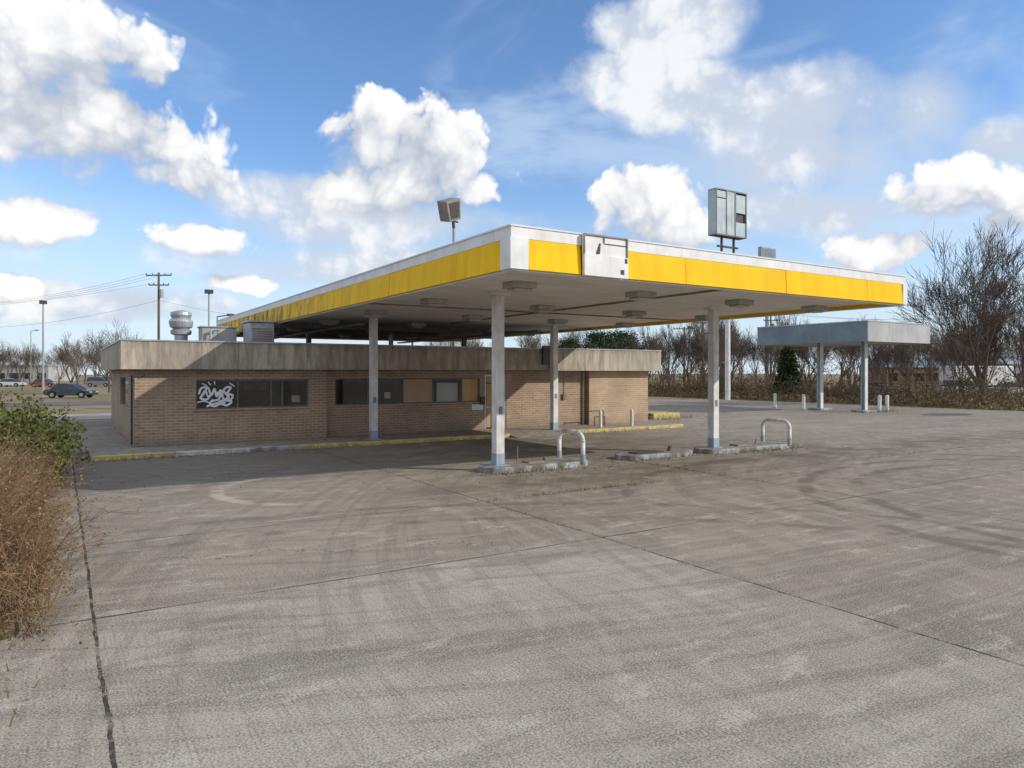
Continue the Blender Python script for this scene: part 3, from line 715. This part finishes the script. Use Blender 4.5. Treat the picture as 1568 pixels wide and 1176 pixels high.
# ---------------------------------------------------------------- graffiti
G=MB()
def stroke(pts,w=.028):
    y=V0+.052; P2=[]
    for i in range(len(pts)-1):
        p0=pts[max(0,i-1)];p1_=pts[i];p2_=pts[i+1];p3_=pts[min(len(pts)-1,i+2)]
        for k in range(5):
            t=k/5; P2.append(tuple(.5*((2*p1_[j])+(-p0[j]+p2_[j])*t+(2*p0[j]-5*p1_[j]+4*p2_[j]-p3_[j])*t*t+(-p0[j]+3*p1_[j]-3*p2_[j]+p3_[j])*t**3) for j in(0,1)))
    P2.append(pts[-1])
    for a,b_ in zip(P2,P2[1:]):
        dx,dz=b_[0]-a[0],b_[1]-a[1]; L=math.hypot(dx,dz) or 1; nx,nz=-dz/L*w,dx/L*w; ex,ez=dx/L*w*.5,dz/L*w*.5
        G.quad((a[0]+nx-ex,y,a[1]+nz-ez),(a[0]-nx-ex,y,a[1]-nz-ez),(b_[0]-nx+ex,y,b_[1]-nz+ez),(b_[0]+nx+ex,y,b_[1]+nz+ez))
        y-=.00012
X,Z=3.98,1.36
def g_(l,w=.028): stroke([(X+a,Z+b_) for a,b_ in l],w)
g_([(.05,.5),(.12,.68),(.3,.72),(.2,.5),(.1,.35),(.3,.3),(.42,.45)],.035)
g_([(.35,.7),(.45,.45),(.55,.66),(.62,.4),(.75,.62),(.7,.32),(.52,.25)],.035)
g_([(.75,.4),(.9,.68),(1.08,.7),(.98,.5),(1.15,.42),(1.05,.25),(.85,.3),(.8,.5)],.035)
g_([(.5,.28),(.4,.14),(.55,.06),(.75,.14),(.95,.08),(1.1,.2),(1.0,.3)],.04)
g_([(.15,.85),(.3,.78)],.02); g_([(.35,.9),(.42,.8)],.02); g_([(.55,.92),(.56,.82)],.02); g_([(1.05,.86),(1.2,.75)],.02); g_([(.0,.2),(.2,.24),(.35,.2)],.022)
g_([(.12,.4),(.25,.6),(.35,.4),(.5,.55)],.03); g_([(.6,.5),(.85,.55),(1.0,.35),(.7,.2)],.045); g_([(.3,.06),(.6,.16),(.9,.18)],.03)
G.obj('graffiti','graf',B)

# ---------------------------------------------------------------- cars and far buildings
def carpaint(name,c):
    m,b,p,o_=newmat(name,.28,.2,.6); p.inputs['Coat Weight'].default_value=.5
    n=b.noise(o_,3,3,.5); b.put(p.inputs['Base Color'],b.mix(b.mr(n.outputs[0],.3,.7),c,tuple(k*.8 for k in c))); M[name]=m
carpaint('paint_navy',(.02,.03,.05)); carpaint('paint_white',(.7,.7,.7)); carpaint('paint_grey',(.2,.21,.23)); carpaint('paint_red',(.3,.03,.03)); carpaint('paint_blue',(.05,.12,.25))
def car(r,f,yaw,paint,suv=False):
    u,v=at(r,f); E=empty('parked_car',(u,v,0)); R=Matrix.Rotation(yaw,3,'Z')
    hR=1.45 if not suv else 1.75; bh=.85 if not suv else 1.0
    prof=[(-2.25,.35),(-2.28,.6),(-2.2,bh-.05),(-1.3,bh+.05),(1.0,bh+.02),(1.9,bh-.12),(2.22,bh-.3),(2.28,.5),(2.2,.3),
          (1.85,.28),(1.75,.55),(1.4,.68),(1.05,.55),(.95,.26),(-.95,.26),(-1.05,.55),(-1.4,.68),(-1.75,.55),(-1.85,.28)]
    def ext(prof,wb,wt,zt):
        mb=MB(); n=len(prof)
        def W(z): return wb+(wt-wb)*max(0,min(1,(z-.3)/(zt-.3)))
        for s_ in(-1,1):
            for x,z in prof:
                q=R@Vector((x,s_*W(z),z)); mb.v.append((u+q.x,v+q.y,q.z))
        mb.f.append(tuple(range(n))); mb.f.append(tuple(range(2*n-1,n-1,-1)))
        for k in range(n): k2=(k+1)%n; mb.f.append((k,n+k,n+k2,k2))
        return mb
    ext(prof,.9,.86,bh).obj('body',paint,E,.03)
    b0=-1.75 if not suv else -2.1
    cab=[(b0,bh+.0),(b0+.55 if not suv else b0+.2,hR-.06),(b0+.9,hR-.02),(.3,hR-.02),(1.25,bh+.0)]
    ext(cab,.84,.66,hR).obj('greenhouse_glass','carglass',E)
    rf=[(b0+.5 if not suv else b0+.15,hR-.07),(b0+.9,hR),(-.2,hR+.02),(.35,hR-.05)]
    ext(rf,.9,.67,hR).obj('roof',paint,E,.02)
    mb=MB()
    for x in(-1.4,1.4):
        for s_ in(-1,1):
            a=R@Vector((x,s_*.72,.33)); c=R@Vector((x,s_*.93,.33)); mb.tube((u+a.x,v+a.y,a.z),(u+c.x,v+c.y,c.z),.33,.33,18)
    mb.obj('tyres','tyre',E)
    mb=MB()
    for x in(-1.4,1.4):
        for s_ in(-1,1):
            a=R@Vector((x,s_*.9,.33)); c=R@Vector((x,s_*.945,.33)); mb.tube((u+a.x,v+a.y,a.z),(u+c.x,v+c.y,c.z),.2,.18,12)
    mb.obj('wheels','alu',E)
    mb=MB()
    for x in(-2.27,2.2):
        for s_ in(-1,1):
            c=R@Vector((x,s_*.65,bh-.25)); mb.box(u+c.x-.1,u+c.x+.1,v+c.y-.1,v+c.y+.1,c.z-.07,c.z+.07)
    mb.obj('lamps','lens',E)
car(-44.9,72.5,-HEAD+.1,'paint_navy')
car(37,88,-HEAD+.3,'paint_grey',True); car(43,84,-HEAD,'paint_blue'); car(52,82,-HEAD+.1,'paint_white',True); car(58.5,83,-HEAD-.2,'paint_white'); car(66,86,-HEAD+.2,'paint_grey',True)
car(-82,125,-HEAD,'paint_red'); car(-90,128,-HEAD,'paint_white'); car(-74,128,-HEAD,'paint_grey',True)
def bldg(name,r,f,w,d,h,mat,roof,gable=0,wins=3,yaw=-HEAD):
    u,v=at(r,f); E=empty(name,(u,v,0)); R=Matrix.Rotation(yaw,3,'Z')
    def T_(p): q=R@Vector(p); return (u+q.x,v+q.y,q.z)
    def bx(x0,x1,y0,y1,z0,z1): 
        return MB().hexa([T_((x0,y0,z0)),T_((x1,y0,z0)),T_((x1,y1,z0)),T_((x0,y1,z0))],[T_((x0,y0,z1)),T_((x1,y0,z1)),T_((x1,y1,z1)),T_((x0,y1,z1))])
    bx(-w/2,w/2,0,d,0,h).obj('walls',mat,E)
    if gable:
        mb=MB(); mb.v=[T_((-w/2-.3,-.3,h+.01)),T_((w/2+.3,-.3,h+.01)),T_((w/2+.3,d+.3,h+.01)),T_((-w/2-.3,d+.3,h+.01)),T_((-w/2-.3,d/2,h+gable)),T_((w/2+.3,d/2,h+gable))]
        mb.f=[(0,1,5,4),(2,3,4,5),(0,4,3),(1,2,5)]; mb.obj('roof',roof,E)
    else: bx(-w/2-.15,w/2+.15,-.15,d+.15,h+.005,h+.5).obj('roof',roof,E)
    for k in range(wins):
        x=-w/2+w*(k+.5)/wins; ww=w/wins*.32
        bx(x-ww,x+ww,-.05,-.01,.8,min(h-.5,2.4)).obj('window','glass',E)
bldg('strip_mall',-142,195,30,14,4.2,'tin','grey',0,8)
bldg('shop_building',-92,175,14,12,3.4,'redbrick','white',0,4)
bldg('brick_house',86,150,14,12,3.6,'redbrick','bluegrey',2.2,5)
bldg('metal_shed',96,126,16,12,4.0,'tin','grey',1.6,2)
def trailer(r,f,L,h,yaw,mat):
    u,v=at(r,f); E=empty('box_trailer',(u,v,0)); R=Matrix.Rotation(yaw,3,'Z')
    def T_(p): q=R@Vector(p); return (u+q.x,v+q.y,q.z)
    def bx(x0,x1,y0,y1,z0,z1): return MB().hexa([T_((x0,y0,z0)),T_((x1,y0,z0)),T_((x1,y1,z0)),T_((x0,y1,z0))],[T_((x0,y0,z1)),T_((x1,y0,z1)),T_((x1,y1,z1)),T_((x0,y1,z1))])
    bx(-L/2,L/2,-1.2,1.2,.9,h).obj('box',mat,E,.08)
    bx(-L/2,L/2,-1.0,1.0,.7,.895).obj('chassis','dark',E)
    mb=MB()
    for x in(-.6,.4):
        for s_ in(-1,1): mb.tube(T_((x-L*.2,s_*.9,.42)),T_((x-L*.2,s_*1.15,.42)),.42,.42,16)
    mb.obj('tyres','tyre',E)
    MB().tube(T_((L/2,0,.75)),T_((L/2+1.2,0,.6)),.06,.06,6).tube(T_((L/2+1.1,0,.6)),T_((L/2+1.1,0,0)),.05,.05,6).obj('hitch','dark',E)
trailer(60,92,9,3.4,-HEAD+.2,'white'); trailer(73,96,7,3.2,-HEAD-.1,'white')

# ---------------------------------------------------------------- sky
wd=bpy.data.worlds.new('World'); S.world=wd; wd.use_nodes=True
b=NB(wd.node_tree); bg=b.n['Background']
STR=.13
sky=b.new('ShaderNodeTexSky'); sky.sky_type='NISHITA'; sky.sun_disc=False
sunv=Vector((1.4,-1.4,1.0)).normalized()
sky.sun_elevation=math.asin(sunv.z); sky.sun_rotation=math.atan2(sunv.x,sunv.y)
sky.air_density=1.0; sky.dust_density=.4; sky.ozone_density=2.0; sky.altitude=100
tc=b.new('ShaderNodeTexCoord'); D=tc.outputs['Generated']
x,y,z=b.sep(D)
az=b.math('ARCTAN2',x,y); el=b.math('ARCSINE',b.math('MINIMUM',b.math('MAXIMUM',z,-1.),1.))
P0=b.comb(az,el,0.)
F=1090.
def blob(px,py,rx,ry):
    a=HEAD+math.atan((px-784)/F); e=math.atan((570-py)/math.hypot(F,px-784))
    k=F/math.hypot(F,px-784)
    return (a,e,rx/F*k*k*1.12,ry/F*k*1.08)
crisp=[blob(80,80,155,100),blob(200,80,62,62),blob(140,190,190,92),blob(290,240,90,58),
 blob(60,340,105,34),blob(320,365,90,30),
 blob(568,208,68,64),blob(655,235,92,78),blob(620,292,145,46),
 blob(990,312,76,62),blob(1030,350,95,32),
 blob(1450,290,120,58),blob(1530,325,80,66),blob(1340,388,78,36),
 blob(35,437,60,26),blob(370,428,58,18)]
soft=[blob(960,135,66,36),blob(1050,155,84,44),blob(1180,190,108,60),blob(1270,175,105,68),blob(1385,175,88,68),blob(1230,248,140,46),blob(1050,40,85,48),
 blob(420,300,110,36),blob(570,345,220,28),blob(1250,330,170,38),blob(700,410,360,34),blob(150,468,260,28),blob(1520,215,90,34)]
nz=b.noise(P0,3.2,7,.6,dim='2D'); 
nn=b.math('SUBTRACT',nz.outputs[0],.5)
vor=b.new('ShaderNodeTexVoronoi',voronoi_dimensions='2D'); vor.feature='F1'
wp=b.vmath('MULTIPLY_ADD',nz.outputs['Color'],(.10,.10,0),P0)
b.put(vor.inputs['Vector'],wp); vor.inputs['Scale'].default_value=18; vor.inputs['Detail'].default_value=2; vor.inputs['Roughness'].default_value=.5; vor.inputs['Lacunarity'].default_value=2.3
vv=b.math('SUBTRACT',.45,vor.outputs['Distance'])
def chain(P,blobs):
    m_=None
    for (a,e,rx,ry) in blobs:
        d=b.vmath('MULTIPLY_ADD',P,(1/rx,1/ry,0),(-a/rx,-e/ry,0))
        t=b.vmath('DOT_PRODUCT',d,d)
        m_=t if m_ is None else b.math('SMOOTH_MIN',m_,t,.35)
    return b.math('SUBTRACT',1.,m_)
PW=b.vmath('MULTIPLY_ADD',b.vmath('SUBTRACT',nz.outputs['Color'],(.5,.5,.5)),(.10,.08,0),P0)
c0=chain(PW,crisp); c1=chain(b.vmath('ADD',PW,(.014,.034,0)),crisp)
billow=b.math('ADD',b.math('MULTIPLY',nn,1.8),b.math('MULTIPLY',vv,.9))
dc=b.math('ADD',b.math('MAXIMUM',c0,-2.5),billow)
away=b.math('ADD',b.mr(b.math('ABSOLUTE',b.math('SUBTRACT',az,HEAD)),.8,1.15,0,3.4),b.mr(el,.62,.85,0,2.8))  # unseen clouds behind and overhead, added for more neutral ambient light
ds=b.math('ADD',b.math('ADD',b.math('MAXIMUM',chain(PW,soft),-2.5),b.math('MINIMUM',away,3.4)),b.math('MULTIPLY',nn,4.4))
col=b.mix(1.0,sky.outputs[0],(1.03,1.24,1.48),'MULTIPLY')
k=1/STR
veil=b.noise(b.vmath('MULTIPLY',P0,(1,2.6,1)),2.2,5,.6,.4,dim='2D')
col=b.mix(b.mr(veil.outputs[0],.40,.70,0,.55,True),col,(.66*k,.79*k,.96*k))
col=b.mix(b.mr(el,0,.30,.72,0,True),col,(.70*k,.81*k,.94*k))
sc_=b.mix(b.mr(b.math('ADD',nn,b.math('MULTIPLY',vv,.35)),-.15,.16,0,1,True),(.62*k,.69*k,.80*k),(.97*k,.98*k,1.0*k))
col=b.mix(b.mr(ds,-.5,1.0,0,.92,True),col,sc_)
lit=b.math('ADD',b.math('SUBTRACT',c0,c1),b.math('ADD',b.math('MULTIPLY',vv,1.2),b.math('MULTIPLY',nn,1.8)))
sh=b.mr(lit,-1.0,.55,0,1,True)
cc=b.mix(sh,(.50*k,.56*k,.67*k),(1.04*k,1.03*k,1.02*k))
wid=b.mr(b.math('SUBTRACT',c0,c1),-.9,.1,1.2,.22)
col=b.mix(b.mr(dc,-.18,wid,0,1,True),col,cc)
b.put(bg.inputs[0],col); bg.inputs[1].default_value=STR
wd.cycles.sampling_method='MANUAL'; wd.cycles.sample_map_resolution=256
L=bpy.data.lights.new('sun','SUN'); L.energy=3.2; L.angle=math.radians(.6); L.color=(1,.95,.86)
lo=bpy.data.objects.new('sun',L); S.collection.objects.link(lo); lo.rotation_euler=(-sunv).to_track_quat('-Z','Y').to_euler(); lo.location=(30,-30,40)

cam=bpy.data.cameras.new('camera'); co=bpy.data.objects.new('camera',cam); S.collection.objects.link(co); S.camera=co
co.location=(0,0,H); co.rotation_euler=(math.radians(90),0,-HEAD)
cam.sensor_width=36; cam.lens=36*1090/1568; cam.shift_y=-18/1568; cam.clip_end=3000; cam.clip_start=.1
S.view_settings.view_transform='Standard'; S.view_settings.look='None'; S.view_settings.exposure=0; S.view_settings.gamma=1
